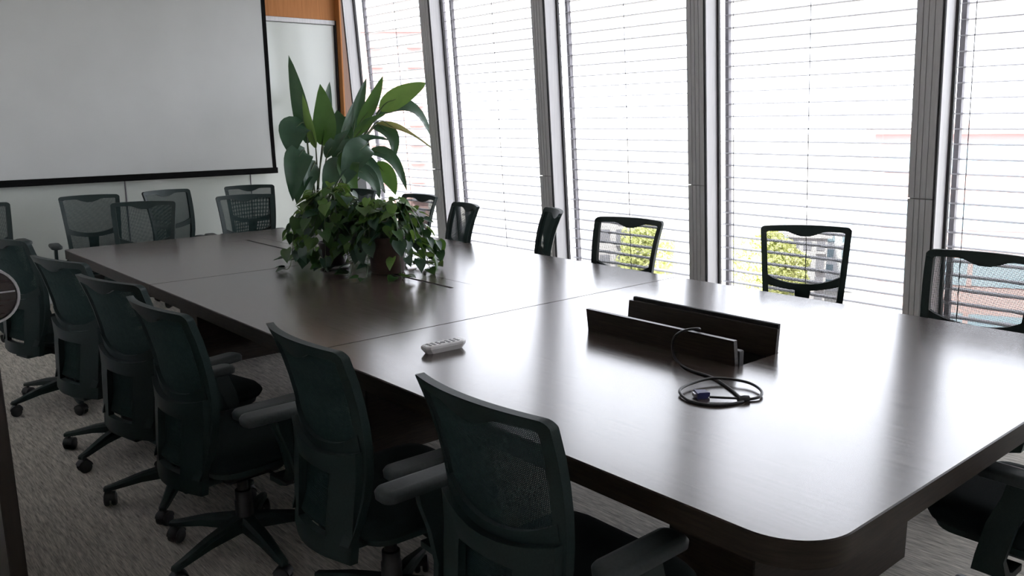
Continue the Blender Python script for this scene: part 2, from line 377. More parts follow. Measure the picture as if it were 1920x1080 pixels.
# door leaf at the left edge, half-round pull with steel rim
door = empty('door_1', (0.37, 2.62, 0)); struct(door, 'dark wooden door leaf at the left edge')
MB().box(-0.022, 0.022, 0.0, 0.84, 0.01, 2.2, 0.003).build('leaf', door_wood, door)
hd = MB(); arc = [(0.022+0.066*math.sin(math.pi*k/16), -0.070*math.cos(math.pi*k/16)) for k in range(17)]
hd.loft([[(x, y, 1.095+z) for x, z in arc] for y in (0.02, 0.045)])
hdl = hd.build('pull_handle', mat('dark_brown_lacquer', (0.018, 0.009, 0.007), 0.12), door, 40)
noise_colour(MATS['dark_brown_lacquer'], (0.014, 0.007, 0.005), (0.022, 0.012, 0.009), (4, 4, 30), 6, 3)
rim = MB()
rim.loft([[(0.022+(0.066+e)*math.sin(math.pi*k/16), y, 1.095-(0.070+e)*math.cos(math.pi*k/16)) for (e, y) in ((0.0005, 0.012), (0.007, 0.012), (0.007, 0.05), (0.0005, 0.05))] for k in range(17)])
rim.build('steel_rim', steel, hdl, 40)
MB().box(0.022, 0.084, 0.017, 0.020, 1.100, 1.104).build('pale_line', steel, hdl)  # thin steel bar draws the pale horizontal line across the handle

# ------------------------------------------------------------------ conference table
TX0, TX1, TY0, TY1, TZ = 1.353, 3.412, 0.731, 6.071, 0.75
SE = [TY0, 2.68, 4.40, TY1]
BX0, BX1 = 2.285, 2.53
BOX = [(1.54, 2.22), (3.25, 3.93), (4.95, 5.63)]
table = empty('conference_table', ((TX0+TX1)/2, (TY0+TY1)/2, 0))
tag(table, 'long dark walnut conference table with rounded near corner', 'table')
OX, OY = table.location.x, table.location.y
def top_section(y0, y1, radii, hole):
    """slab with a small top chamfer and a rectangular opening"""
    g = 0.0008
    def loop(i): return round_rect(TX0+i, TX1-i, y0+g+i, y1-g-i, [max(0, r-i) if r else 0 for r in radii], 6)
    T = 0.06; z0 = TZ-T
    hx0, hx1, hy0, hy1 = BX0, BX1, hole[0], hole[1]
    inner = [(hx0, hy0), (hx1, hy0), (hx1, hy1), (hx0, hy1)]
    bm = bmesh.new()
    def ring(lp, z):
        vs = [bm.verts.new((x-OX, y-OY, z)) for x, y in lp]
        return vs, [bm.edges.new((vs[i], vs[(i+1) % len(vs)])) for i in range(len(vs))]
    c = 0.003
    tv, te = ring(loop(c), TZ); cv, ce = ring(loop(0), TZ-c); bv, be = ring(loop(0), z0)
    iv, ie = ring(inner, TZ); jv, je = ring(inner, z0)
    for A, B in ((tv, cv), (cv, bv)):
        for i in range(len(A)):
            k = (i+1) % len(A); f_ = bm.faces.new((A[i], A[k], B[k], B[i])); f_.material_index = 1; f_.smooth = True
    for i in range(4):
        k = (i+1) % 4; bm.faces.new((iv[i], iv[k], jv[k], jv[i])).material_index = 1
    bmesh.ops.triangle_fill(bm, use_beauty=True, edges=te+ie, normal=(0, 0, 1))
    bmesh.ops.triangle_fill(bm, use_beauty=True, edges=be+je, normal=(0, 0, -1))
    bmesh.ops.recalc_face_normals(bm, faces=bm.faces)
    me = bpy.data.meshes.new('top_panel'); bm.to_mesh(me); bm.free()
    me.materials.append(table_wood); me.materials.append(edge_wood)
    me.set_sharp_from_angle(angle=math.radians(30))
    return link('top_panel', me, table)
R_ = 0.145
top_section(SE[0], SE[1], [R_, R_, 0, 0], BOX[0])
top_section(SE[1], SE[2], [0, 0, 0, 0], BOX[1])
top_section(SE[2], SE[3], [0, 0, 0.02, 0.02], BOX[2])
# modesty apron and panel pedestals below
for y0, y1 in ((1.20, 1.50), (3.25, 3.60), (5.30, 5.60)):
    MB().box(1.90-OX, 2.86-OX, y0-OY, y1-OY, 0, TZ-0.06, 0.004).build('pedestal', edge_wood, table)
MB().box(2.34-OX, 2.42-OX, 1.50-OY, 5.30-OY, 0.12, 0.52, 0.003).build('cable_spine', edge_wood, table)
CXB = (BX0+BX1)/2
for k, (y0, y1) in enumerate(BOX):
    cb = MB()
    cb.box(BX0+0.002-OX, BX0+0.010-OX, y0+0.002-OY, y1-0.002-OY, TZ-0.14, TZ-0.024)
    cb.box(BX1-0.010-OX, BX1-0.002-OX, y0+0.002-OY, y1-0.002-OY, TZ-0.14, TZ-0.024)
    cb.box(BX0+0.010-OX, BX1-0.010-OX, y0+0.002-OY, y0+0.010-OY, TZ-0.14, TZ-0.024)
    cb.box(BX0+0.010-OX, BX1-0.010-OX, y1-0.010-OY, y1-0.002-OY, TZ-0.14, TZ-0.024)
    cb.box(BX0+0.002-OX, BX1-0.002-OX, y0+0.002-OY, y1-0.002-OY, TZ-0.15, TZ-0.14)
    cbo = cb.build('cable_box', seam_black, table)
    hw = (BX1-BX0)/2
    if k:
        MB().box(CXB-0.0108-OX, CXB+0.0108-OX, y0+0.002-OY, y1-0.002-OY, TZ-0.015, TZ-0.003, 0.001).build('brush_strip', seam_black, cbo)
        MB().box(BX0+0.0012-OX, CXB-0.011-OX, y0+0.0018-OY, y1-0.0018-OY, TZ-0.02, TZ-0.0004, 0.001).build('flap', table_wood, cbo)
        MB().box(CXB+0.011-OX, BX1-0.0012-OX, y0+0.0018-OY, y1-0.0018-OY, TZ-0.02, TZ-0.0004, 0.001).build('flap', table_wood, cbo)
    else:
        # opened flaps stand on edge along both sides of the opening
        f1 = MB(); tl = -0.013
        f1.loft([[(BX0-OX+x+tl*(z/0.09), yy-OY, TZ-0.012+z) for x, z in ((0.002, 0.0), (0.020, 0.0), (0.020, 0.098), (0.002, 0.098))] for yy in (y0+0.01, y1-0.004)])
        f1.build('flap', edge_wood, cbo)
        f2 = MB()
        f2.loft([[(BX1-OX+x+0.008*(z/0.09), yy-OY, TZ-0.012+z) for x, z in ((-0.020, 0.0), (-0.004, 0.0), (-0.004, 0.096), (-0.020, 0.096))] for yy in (y0+0.004, y1-0.004)])
        fo = f2.build('flap', edge_wood, cbo)
        f3 = MB()
        f3.loft([[(BX1-OX+x+0.008*(z/0.09), yy-OY, TZ-0.012+z) for x, z in ((-0.002, 0.0), (0.012, 0.0), (0.012, 0.108), (-0.002, 0.108))] for yy in (y0+0.014, y1-0.010)])
        f3.build('flap_backing', seam_black, cbo)
        MB().box(BX0+0.022-OX, BX0+0.05-OX, y0+0.01-OY, y0+0.05-OY, TZ-0.03, TZ+0.045, 0.003).build('hinge_bracket', alu_dk, cbo)
        sk = MB()
        for j in range(4):
            yy = y0+0.14+j*0.12
            sk.box(CXB-0.03-OX, CXB+0.03-OX, yy-OY, yy+0.06-OY, TZ-0.14, TZ-0.12, 0.003)
        sk.build('socket_block', grey_btn, cbo)

# ------------------------------------------------------------------ office chairs
YP = [(0.34, -0.245), (0.40, -0.222), (0.46, -0.198), (0.52, -0.180), (0.60, -0.168), (0.67, -0.170), (0.76, -0.181), (0.85, -0.202), (0.92, -0.225), (0.97, -0.246)]
WP = [(0.34, 0.165), (0.42, 0.186), (0.55, 0.199), (0.70, 0.210), (0.85, 0.221), (0.97, 0.231)]
def bw(z): return interp(WP, z)
def bp_(x, z, off=0.0):
    u = x/max(bw(z), 1e-3)
    return (x, interp(YP, z)-0.042*(1-min(1, u*u))+off, z)
def solid_strip(mb, A, B, t, off=0.0):
    """solid between two outline curves A and B of (x, z), laid on the back surface"""
    loops = []
    for (xa, za), (xb, zb) in zip(A, B):
        loops.append([bp_(xa, za, off+t/2), bp_(xb, zb, off+t/2), bp_(xb, zb, off-t/2), bp_(xa, za, off-t/2)])
    return mb.loft(loops)
def back_frame():
    A, B = [], []
    for k in range(9):
        z = 0.40+(0.945-0.40)*k/8; A.append((-bw(z), z)); B.append((-(bw(z)-0.030), min(z, 0.935)))
    W = bw(0.97)
    for k in range(1, 6):
        a = math.pi/2*k/5; A.append((-W+0.024*(1-math.cos(a)), 0.946+0.024*math.sin(a))); B.append((-W+0.030+0.014*(1-math.cos(a)), 0.930+0.012*math.sin(a)))
    nT = 20; xa = W-0.024-0.004; xb = W-0.044-0.004
    for k in range(nT+1):
        u = -1+2*k/nT
        bump = 0.027*max(0.0, math.cos(min(1, abs(u)/0.52)*math.pi/2))**1.1
        A.append((u*xa, 0.97+0.004*(1-u*u))); B.append((u*xb, 0.942-bump))
    for k in range(4, -1, -1):
        a = math.pi/2*k/5
        if k == 0: break
        A.append((W-0.024*(1-math.cos(a)), 0.946+0.024*math.sin(a))); B.append((W-0.030-0.014*(1-math.cos(a)), 0.930+0.012*math.sin(a)))
    for k in range(8, -1, -1):
        z = 0.40+(0.945-0.40)*k/8; A.append((bw(z), z)); B.append((bw(z)-0.030, min(z, 0.935)))
    return solid_strip(MB(), A, B, 0.024).mesh('back_frame', plastic, 35)
def crossbar():
    A, B = [], []
    for k in range(17):
        u = -1+2*k/16; x = u*(bw(0.70)-0.016)
        A.append((x, 0.664+0.046*u*u+0.012*u**4)); B.append((x, 0.630+0.040*u*u))
    return solid_strip(MB(), A, B, 0.022, -0.004).mesh('crossbar', plastic, 35)
def spine_post():
    mb = MB(); A = [(-0.040, 0.645), (-0.036, 0.58), (-0.036, 0.50), (-0.040, 0.42), (-0.045, 0.36)]
    loops = []
    for x, z in A:
        y = interp(YP, z)-0.046
        loops.append([(x, y, z), (-x, y, z), (-x, y-0.022, z), (x, y-0.022, z)])
    loops.append([(-0.05, -0.16, 0.335), (0.05, -0.16, 0.335), (0.05, -0.16, 0.31), (-0.05, -0.16, 0.31)])
    loops.append([(-0.05, -0.06, 0.345), (0.05, -0.06, 0.345), (0.05, -0.06, 0.32), (-0.05, -0.06, 0.32)])
    return mb.loft(loops).mesh('spine_post', plastic, 35)
def rear_panel():
    """wide rear yoke with a rectangular opening below the curved bar"""
    out, inn = [], []
    n_ = 8
    def rect(x0a, x1a, z0, z1, top):
        pts = []
        for k in range(n_): u = -1+2*k/n_; pts.append((u*x1a, top(u)))
        for k in range(n_): t = k/n_; pts.append((x1a+(x0a-x1a)*t, top(1)+(z0-top(1))*t))
        for k in range(n_): u = 1-2*k/n_; pts.append((u*x0a, z0))
        for k in range(n_): t = k/n_; pts.append((-(x0a+(x1a-x0a)*t), z0+(top(-1)-z0)*t))
        return pts
    out = rect(0.178, 0.200, 0.345, 0, lambda u: 0.640+0.034*u*u)
    inn = rect(0.086, 0.096, 0.405, 0, lambda u: 0.592)
    mb = MB(); loops = []
    for (xa, za), (xb, zb) in zip(out+out[:1], inn+inn[:1]):
        def P(x, z, o):
            p = bp_(x, max(z, 0.56), o); u = x/bw(z); return (x, interp(YP, max(z, 0.56))-0.042*(1-min(1, u*u))+o-0.022-0.10*max(0, 0.55-z), z)
        loops.append([P(xa, za, 0.010), P(xb, zb, 0.010), P(xb, zb, -0.014), P(xa, za, -0.014)])
    mb.loft(loops, cap=False)
    mb.box(-0.06, 0.06, -0.235, -0.05, 0.315, 0.345, 0.004)
    return mb.mesh('rear_panel', plastic, 35)
def back_mesh(tw=0.0017, td=0.0018):
    """open weave: real threads both ways with depth"""
    mb = MB(); p = 0.0046
    z0, z1 = 0.425, 0.952
    def inside_top(x):
        u = abs(x)/(bw(0.95)-0.03); return 0.952
    nv = int(2*0.21/p)
    for i in range(nv+1):
        u = -1+2*i/nv; loops = []
        for k in range(12):
            z = z0+(z1-z0)*k/11; x = u*(bw(z)-0.016)
            a = bp_(x-tw/2, z, td/2); b_ = bp_(x+tw/2, z, td/2)
            loops.append([a, b_, (b_[0], b_[1]-td, z), (a[0], a[1]-td, z)])
        mb.loft(loops, cap=False)
    nh = int((z1-z0)/p)
    for i in range(nh+1):
        z = z0+(z1-z0)*i/nh; loops = []
        for k in range(11):
            x = (-1+2*k/10)*(bw(z)-0.016)
            a = bp_(x, z, td/2); y = a[1]
            loops.append([(x, y, z-tw/2), (x, y, z+tw/2), (x, y-td, z+tw/2), (x, y-td, z-tw/2)])
        mb.loft(loops, cap=False)
    me = bpy.data.meshes.new('back_mesh'); me.from_pydata(mb.v, [], mb.f); me.update(); me.materials.append(thread)
    return me
def seat_cushion():
    loops = []
    for z, ins in ((0.405, 0.03), (0.412, 0.008), (0.43, 0.0), (0.455, 0.004), (0.472, 0.022), (0.480, 0.06), (0.478, 0.12)):
        L = round_rect(-0.245+ins, 0.245-ins, -0.205+ins, 0.285-ins, max(0.02, 0.09-ins*0.3), 6, True)
        loops.append([(x, y, z-0.02*max(0, (y-0.2)/0.085)**2*(1 if z > 0.44 else 0)) for x, y in L])
    k = min(len(L) for L in loops); loops = [L[:k] for L in loops]
    return MB().loft(loops).mesh('seat', fabric, 50)
def seat_pan():
    mb = MB(); loops = []
    for z, ins in ((0.375, 0.05), (0.385, 0.025), (0.405, 0.02)):
        loops.append([(x, y, z) for x, y in round_rect(-0.245+ins, 0.245-ins, -0.205+ins, 0.285-ins, 0.08, 6, True)])
    return mb.loft(loops).mesh('seat_pan', plastic, 50)
def mechanism():
    mb = MB().box(-0.085, 0.085, -0.10, 0.13, 0.305, 0.375, 0.012)
    mb.tube([(0.08, 0.03, 0.345), (0.20, 0.03, 0.345), (0.265, 0.035, 0.340)], 0.006, 6); mb.box(0.235, 0.285, 0.02, 0.05, 0.334, 0.348, 0.004)
    return mb.mesh('mechanism', rubber, 40)
def column():
    return MB().lathe([(0.033, 0.10), (0.033, 0.20), (0.029, 0.205), (0.029, 0.24), (0.020, 0.242), (0.020, 0.31)], seg=14).mesh('gas_column', rubber, 40)
def leg_mesh():
    mb = MB(); loops = []
    for r, z, w_, h in ((0.0, 0.115, 0.036, 0.055), (0.05, 0.118, 0.030, 0.05), (0.17, 0.105, 0.023, 0.034), (0.275, 0.082, 0.017, 0.022), (0.312, 0.076, 0.014, 0.018), (0.318, 0.074, 0.009, 0.012)):
        loops.append([(r, -w_, z-h/2), (r, w_, z-h/2), (r, w_, z+h*0.2), (r, w_*0.6, z+h/2), (r, -w_*0.6, z+h/2), (r, -w_, z+h*0.2)])
    return mb.loft(loops).mesh('leg', plastic, 35)
def caster_mesh():
    mb = MB(); mb.tube([(0, 0, 0.035), (0, 0, 0.075)], 0.007, 6)
    for s_ in (-1, 1):
        mb.lathe([(0.004, 0.004*s_), (0.024, 0.004*s_), (0.028, 0.009*s_), (0.028, 0.020*s_), (0.022, 0.025*s_), (0.004, 0.026*s_)], 0, 0, 0.028, 14, 'y')
    # hood over the wheels
    loops = []
    for y in (-0.021, 0.021):
        loops.append([(0.032*math.cos(a), y, 0.028+0.032*math.sin(a)) for a in [math.radians(10+k*17) for k in range(10)]]+[(-0.012, y, 0.03), (0.015, y, 0.03)])
    mb.loft(loops)
    return mb.mesh('caster', rubber, 40)
def arm_pad():
    loops = []
    for z, ins in ((0.648, 0.010), (0.652, 0.002), (0.668, 0.0), (0.676, 0.006), (0.679, 0.018)):
        loops.append([(x, y, z-0.006*((y+0.19)/0.14)**2) for x, y in round_rect(-0.042+ins, 0.042-ins, -0.335+ins, -0.075-ins, max(0.012, 0.03-ins), 5, True)])
    k = min(len(L) for L in loops)
    return MB().loft([L[:k] for L in loops]).mesh('armrest', pad, 50)
def arm_post():
    mb = MB(); loops = []
    path = [(-0.10, 0.0, 0.368), (-0.03, 0.0, 0.368), (0.0, 0.0, 0.38), (0.008, 0.0, 0.42), (0.008, -0.02, 0.52), (0.004, -0.05, 0.60), (0.0, -0.06, 0.65)]
    for i, (x, y, z) in enumerate(path):
        w_ = 0.036 if i > 2 else 0.045
        hx = 0.012 if i > 1 else 0.0
        if i < 2: loops.append([(x, y-0.13-w_, z-0.010), (x, y-0.13+w_, z-0.010), (x, y-0.13+w_, z+0.010), (x, y-0.13-w_, z+0.010)])
        else: loops.append([(x+0.012, y-0.13-w_, z-(0.01 if i == 2 else 0)), (x+0.012, y-0.13+w_, z-(0.01 if i == 2 else 0)), (x-0.010, y-0.13+w_, z+(0.006 if i == 2 else 0)), (x-0.010, y-0.13-w_, z+(0.006 if i == 2 else 0))])
    return mb.loft(loops).mesh('arm_post', plastic, 40)
ME = dict(frame=back_frame(), bar=crossbar(), post=spine_post(), panel=rear_panel(), weave=back_mesh(), fine=back_mesh(0.0021, 0.0009), seat=seat_cushion(), pan=seat_pan(), mech=mechanism(),
          col=column(), leg=leg_mesh(), caster=caster_mesh(), pad=arm_pad(), apost=arm_post())
def make_chair(rear):
    t = empty('office_chair')
    link('back_frame', ME['frame'], t); link('crossbar', ME['bar'], t)
    tag(link('back_mesh', ME['weave' if rear == 'panel' else 'fine'], t), 'open black mesh weave', kind='stuff')
    link('rear_panel' if rear == 'panel' else 'spine_post', ME['panel' if rear == 'panel' else 'post'], t)
    link('seat', ME['seat'], t); link('seat_pan', ME['pan'], t); link('tilt_mechanism', ME['mech'], t); link('gas_column', ME['col'], t)
    for s_ in (-1, 1):
        ap = link('armrest', ME['pad'], t); p = link('arm_post', ME['apost'], t)
        fw, dn = (0.17, -0.03) if (s_ > 0 and rear == 'panel') else (0.0, 0.0)
        for q in (ap, p): q.location = (s_*0.285, fw, dn)
        if s_ < 0: p.scale = (-1, 1, 1)
    for k in range(5):
        lg = link('leg', ME['leg'], t); lg.rotation_euler = (0, 0, math.radians(90+72*k))
        c = link('caster', ME['caster'], lg); c.location = (0.295, 0, 0); c.rotation_euler = (0, 0, math.radians((k*67+20) % 180))
    return t
protos = {}
GW = 'chairs along the window side of the table'
def place_chair(cx, cy, ang, kind, label, group, spin=0, arms_forward=False, low_arms=False):
    """cx, cy: middle of the top edge of the backrest; ang: heading in degrees from +x"""
    f_ = Vector((math.cos(math.radians(ang)), math.sin(math.radians(ang)), 0))
    if kind not in protos: protos[kind] = t = make_chair(kind)
    else: t = copy_tree(protos[kind])
    t.location = (cx+0.245*f_.x, cy+0.245*f_.y, 0); t.rotation_euler = (0, 0, math.atan2(-f_.x, f_.y))
    tag(t, label, 'chair', group)
    for ch in t.children:
        if (group == GW or low_arms) and ch.name.startswith('arm'): ch.location.z = -0.13; ch.location.y = 0.10; ch.location.x *= 0.265/abs(ch.location.x)
        if arms_forward and ch.name.startswith('arm'): ch.location.y = 0.20; ch.location.z = -0.04; ch.location.x *= 0.262/abs(ch.location.x)
        if ch.name.split('.')[0] == 'leg': ch.rotation_euler.z += math.radians(spin)
    return t
GL = 'chairs along the near side of the table'
place_chair(1.083, 1.377, 0, 'panel', 'dark mesh office chair nearest the camera, its back below the white remote', GL, 30)
place_chair(1.043, 2.105, -2, 'panel', 'dark mesh office chair second from the camera along the near table side', GL, 10)
place_chair(0.885, 2.82, 4, 'panel', 'dark mesh office chair third from the camera along the near table side', GL, 20, True)
place_chair(0.905, 3.43, 13, 'panel', 'dark mesh office chair fourth from the camera along the near table side', GL, 47, True)
place_chair(0.890, 4.12, 14, 'panel', 'dark mesh office chair fifth from the camera along the near table side', GL, 24, True)
place_chair(0.86, 5.10, 16, 'panel', 'dark mesh office chair sixth from the camera, cut by the left picture edge', GL, 5, True)
GF = 'chairs beyond the far end of the table'
place_chair(1.10, 7.50, -90, 'post', 'black mesh chair at the far left, only its edge and one armrest showing', GF, 0)
hch = place_chair(1.94, 7.65, -97, 'post', 'black mesh chair by the white wall left of the wall joint, whole backrest showing', GF, 12, low_arms=True)
for ch in hch.children:
    if ch.name.startswith('arm') and ch.location.x > 0: ch.location = (0.30, 0.08, -0.075)
place_chair(2.067, 6.675, -116, 'post', 'black mesh chair at the table end overlapping the two chairs left of it and behind', GF, 30, low_arms=True)
place_chair(2.585, 7.70, -76, 'post', 'black mesh chair by the wall, partly hidden behind the chair at the table corner', GF, 0, low_arms=True)
place_chair(2.86, 6.665, -99, 'post', 'black mesh chair at the table end close to the large plant', GF, 40)
place_chair(3.34, 7.66, -100, 'post', 'black mesh chair by the wall under the screen corner, mostly hidden behind another', GF, 10, low_arms=True)
place_chair(3.795, 1.372, 183, 'post', 'black mesh chair at the right picture edge on the window side', GW, 22)
place_chair(4.11, 2.383, 212, 'post', 'black mesh chair on the window side facing the opened flaps, pulled out from the table', GW, 0)
place_chair(3.74, 3.30, 189, 'post', 'black mesh chair on the window side, third from the right', GW, 35)
place_chair(3.77, 3.98, 148, 'post', 'black mesh chair on the window side turned edge-on, in front of a mullion', GW, 10)
place_chair(3.63, 4.72, 164, 'post', 'black mesh chair on the window side turned half sideways, right of the leafy plants', GW, 50)
place_chair(3.83, 5.57, 180, 'post', 'black mesh chair on the window side just right of the trailing plants', GW, 0)
place_chair(3.80, 6.42, 182, 'post', 'black mesh chair behind the trailing plants, only its top bar showing', GW, 20)
place_chair(2.60, 0.44, 90, 'post', 'dark chair at the near table end, lower right corner of the picture', 'chair at the near table end', 48, True)

# ------------------------------------------------------------------ things on the table
rm = empty('remote_control', (1.704, 2.362, TZ), math.radians(-3)); tag(rm, 'white projector remote control lying on the dark table', 'remote')
rb = MB(); loops = []
for z, e, wd_ in ((0.0, -0.014, 0.017), (0.004, -0.010, 0.019), (0.018, 0.0, 0.025), (0.026, 0.0, 0.025), (0.030, -0.004, 0.022)):
    a = 0.084+e; loops.append([(-a, -wd_*0.62, z), (-a+0.016, -wd_, z), (a-0.016, -wd_, z), (a, -wd_*0.62, z), (a, wd_*0.62, z), (a-0.016, wd_, z), (-a+0.016, wd_, z), (-a, wd_*0.62, z)])
rb.loft(loops).build('body', white_plastic, rm)
bt = MB().box(-0.0045, 0.0045, -0.0035, 0.0035, 0, 0.0028, 0.0012).mesh('button', grey_btn)
for i in range(7):
    for j in range(3):
        if i == 3 and j != 1: continue
        link('button', bt, rm).location = (-0.062+i*0.0195, (j-1)*0.0125, 0.0295)
MB().lathe([(0.010, 0), (0.010, 0.0028), (0.007, 0.0035)], -0.062+3*0.0195, 0, 0.0292, 14).build('direction_pad', grey_btn, rm)

cb = empty('video_cable', tuple(at_z(1350, 735, TZ))); tag(cb, 'black video cable with blue plug coiled on the table by the opened flaps', 'cable')
CO = cb.location
def onT(px, py, z=0.0042): return at_z(px, py, TZ+z)-CO
pts = [Vector((2.36, 1.80, 0.70))-CO, Vector((2.33, 1.80, 0.80))-CO, at_x(1312, 617, 2.300)-CO, at_x(1286, 619, 2.255)-CO, at_x(1266, 630, 2.235)-CO, at_x(1260.5, 650, 2.225)-CO, at_x(1267, 674, 2.20)-CO,
       onT(1290, 692), onT(1336, 708), onT(1369, 729), onT(1386, 743), onT(1397, 749), onT(1424, 744, .007), onT(1426, 731, .010), onT(1398, 716, .013), onT(1341, 709, .016), onT(1297, 719, .013), onT(1275, 731, .011), onT(1281, 744, .006),
       onT(1300, 754), onT(1341, 760), onT(1380, 756), onT(1398, 750)]
MB().tube(smooth_curve(pts, 6), 0.0043, 8).build('cord', cable_m, cb, 60)
MB().tube(smooth_curve([onT(1400, 748, .009), onT(1372, 746.5, .008), onT(1350, 745.5, .009), onT(1330, 744.5, .0095)], 5), 0.0036, 8).build('cord_end', cable_m, cb, 60)
a = onT(1384, 749, .008); b_ = onT(1404, 747, .008)
MB().tube([a, (a+b_)/2, b_], [0.009, 0.011, 0.009], 8).build('strap', cable_m, cb, 40)
p0, p1 = onT(1330, 744.5, .0), onT(1303, 745.5, .0)
d = (p1-p0).normalized(); s_ = Vector((-d.y, d.x, 0))
pl = MB(); loops = []
for t_, hw_, hh in ((0.0, 0.006, 0.006), (0.008, 0.008, 0.008), (0.009, 0.014, 0.0095), (0.036, 0.016, 0.0095), (0.0365, 0.020, 0.0095), (0.041, 0.020, 0.0095)):
    c = p0+d*t_+Vector((0, 0, 0.0095)); loops.append([c-s_*hw_+Vector((0, 0, -hh)), c+s_*hw_+Vector((0, 0, -hh)), c+s_*hw_+Vector((0, 0, hh)), c-s_*hw_+Vector((0, 0, hh))])
plug = pl.loft(loops).build('plug', vga_blue, cb)
c = p0+d*0.041+Vector((0, 0, 0.0095)); e = c+d*0.007
MB().loft([[q-s_*0.012-Vector((0, 0, 0.005)), q+s_*0.012-Vector((0, 0, 0.005)), q+s_*0.012+Vector((0, 0, 0.005)), q-s_*0.012+Vector((0, 0, 0.005))] for q in (c, e)]).build('plug_shell', steel, plug)

# ------------------------------------------------------------------ trailing pothos plants
def heart_leaf(bend, fold, name, m):
    L_ = 0.085
    outline = [(0.0, 0.0), (0.35, -0.12), (0.52, 0.12), (0.50, 0.38), (0.34, 0.66), (0.14, 0.90), (0.0, 1.08)]
    spine = [0.0, 0.03, 0.14, 0.40, 0.66, 0.90, 1.08]
    vs, fs = [], []
    for (x, y), ys in zip(outline, spine):
        def P(xx, yy): return (xx*L_*0.92, yy*L_, L_*(fold*abs(xx)-bend*max(0, yy)**2))
        vs += [P(-x, y), P(0, ys), P(x, y)]
    for i in range(len(outline)-1):
        a = i*3; fs += [(a, a+1, a+4, a+3), (a+1, a+2, a+5, a+4)]
    me = bpy.data.meshes.new(name); me.from_pydata(vs, [], fs); me.update(); me.materials.append(m)
    me.polygons.foreach_set('use_smooth', [True]*len(me.polygons))
    return me
HL = [[heart_leaf(bd, fo, 'leaf', m) for bd, fo in ((0.15, 0.25), (0.35, 0.15), (0.05, 0.4))] for m in (leaf_dark, leaf_mid, leaf_light)]
def pothos(name, loc, label, potbuild, nv, reach, top, seed, squash=(1, 1)):
    rnd = random.Random(seed)
    t = empty(name, loc); tag(t, label, 'plant', 'trailing plants on the table')
    ptop = potbuild(t); count = 0
    for i in range(nv):
        a = 2*math.pi*(i+rnd.uniform(-.3, .3))/nv; rr = reach*rnd.uniform(0.45, 1.0); hz = top*rnd.uniform(0.62, 1.0)
        if rr < reach*0.7: hz = top*rnd.uniform(0.85, 1.05)
        ez = rnd.choice((0.02, 0.03, 0.06, 0.10, 0.16)) if rr > reach*0.6 else hz*rnd.uniform(0.5, 0.75)
        dx, dy = math.cos(a)*squash[0], math.sin(a)*squash[1]
        P = [(0.03*dx, 0.03*dy, ptop-0.02), (0.25*rr*dx, 0.25*rr*dy, ptop+(hz-ptop)*0.75), (0.55*rr*dx, 0.55*rr*dy, hz), (0.85*rr*dx, 0.85*rr*dy, hz*0.62+ez*0.2), (rr*dx, rr*dy, ez), ((rr+0.05)*dx, (rr+0.05)*dy, max(0.012, ez-0.03))]
        cv = smooth_curve(P, 5)
        MB().tube(cv, 0.0022, 5).build('vine', stem_m, t, 60)
        nl = rnd.randint(9, 11)
        for k in range(nl):
            q = cv[min(len(cv)-1, int(3+(len(cv)-4)*(k+rnd.random()*0.6)/nl))]
            la = a+rnd.uniform(-1.25, 1.25); out = Vector((math.cos(la), math.sin(la), 0))
            tilt = rnd.uniform(-1.0, 0.15) if q.z > top*0.72 else rnd.uniform(-1.25, -0.45)
            if q.z < 0.06: tilt = rnd.uniform(-0.15, 0.25)
            ydir = (out*math.cos(tilt)+Vector((0, 0, math.sin(tilt)))).normalized()
            xdir = ydir.cross(Vector((rnd.uniform(-.35, .35), rnd.uniform(-.35, .35), 1))).normalized(); zdir = xdir.cross(ydir)
            s = rnd.uniform(0.55, 1.0)
            pos = q+out*0.02+Vector((rnd.uniform(-.03, .03), rnd.uniform(-.03, .03), rnd.uniform(-0.01, 0.025)))
            low = pos.z+ydir.z*0.09*s
            if low < 0.012: pos.z += 0.012-low
            if pos.z < 0.014: pos.z = 0.014
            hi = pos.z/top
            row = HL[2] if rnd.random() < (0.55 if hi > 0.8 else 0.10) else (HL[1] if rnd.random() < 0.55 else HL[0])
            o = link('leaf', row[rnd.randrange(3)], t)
            o.matrix_local = Matrix(((xdir.x*s, ydir.x*s, zdir.x*s, pos.x), (xdir.y*s, ydir.y*s, zdir.y*s, pos.y), (xdir.z*s, ydir.z*s, zdir.z*s, pos.z), (0, 0, 0, 1)))
            count += 1
    return count
def pot_a(t):
    MB().lathe([(0.062, 0.0), (0.078, 0.006), (0.082, 0.016), (0.078, 0.020)], seg=24).build('saucer', pot_dark, t, 40)
    MB().lathe([(0.0785, 0.0), (0.0835, 0.002), (0.0835, 0.008), (0.0785, 0.010)], cz=0.010, seg=24).build('white_rim', pot_white, t, 40)
    MB().lathe([(0.055, 0.018), (0.070, 0.06), (0.080, 0.13), (0.084, 0.135), (0.084, 0.15), (0.076, 0.15), (0.074, 0.135)], seg=24).build('pot', pot_dark, t, 40)
    MB().lathe([(0.073, 0.134), (0.06, 0.139), (0.02, 0.141)], seg=18).build('soil', soil, t); return 0.145
def pot_b(t):
    MB().lathe([(0.085, 0.0), (0.092, 0.010), (0.095, 0.18), (0.098, 0.185), (0.098, 0.195), (0.088, 0.195), (0.086, 0.18)], seg=24).build('pot', pot_brown, t, 40)
    MB().lathe([(0.085, 0.178), (0.06, 0.184), (0.02, 0.186)], seg=18).build('soil', soil, t); return 0.19
pothos('trailing_pothos', (2.28, 4.17, TZ), 'bushy green trailing plant in a dark pot with white ringed saucer', pot_a, 27, 0.25, 0.44, 3)
pothos('trailing_pothos', (2.43, 3.86, TZ), 'bushy green trailing plant in a brown pot, right of the other table plant', pot_b, 27, 0.25, 0.37, 8)

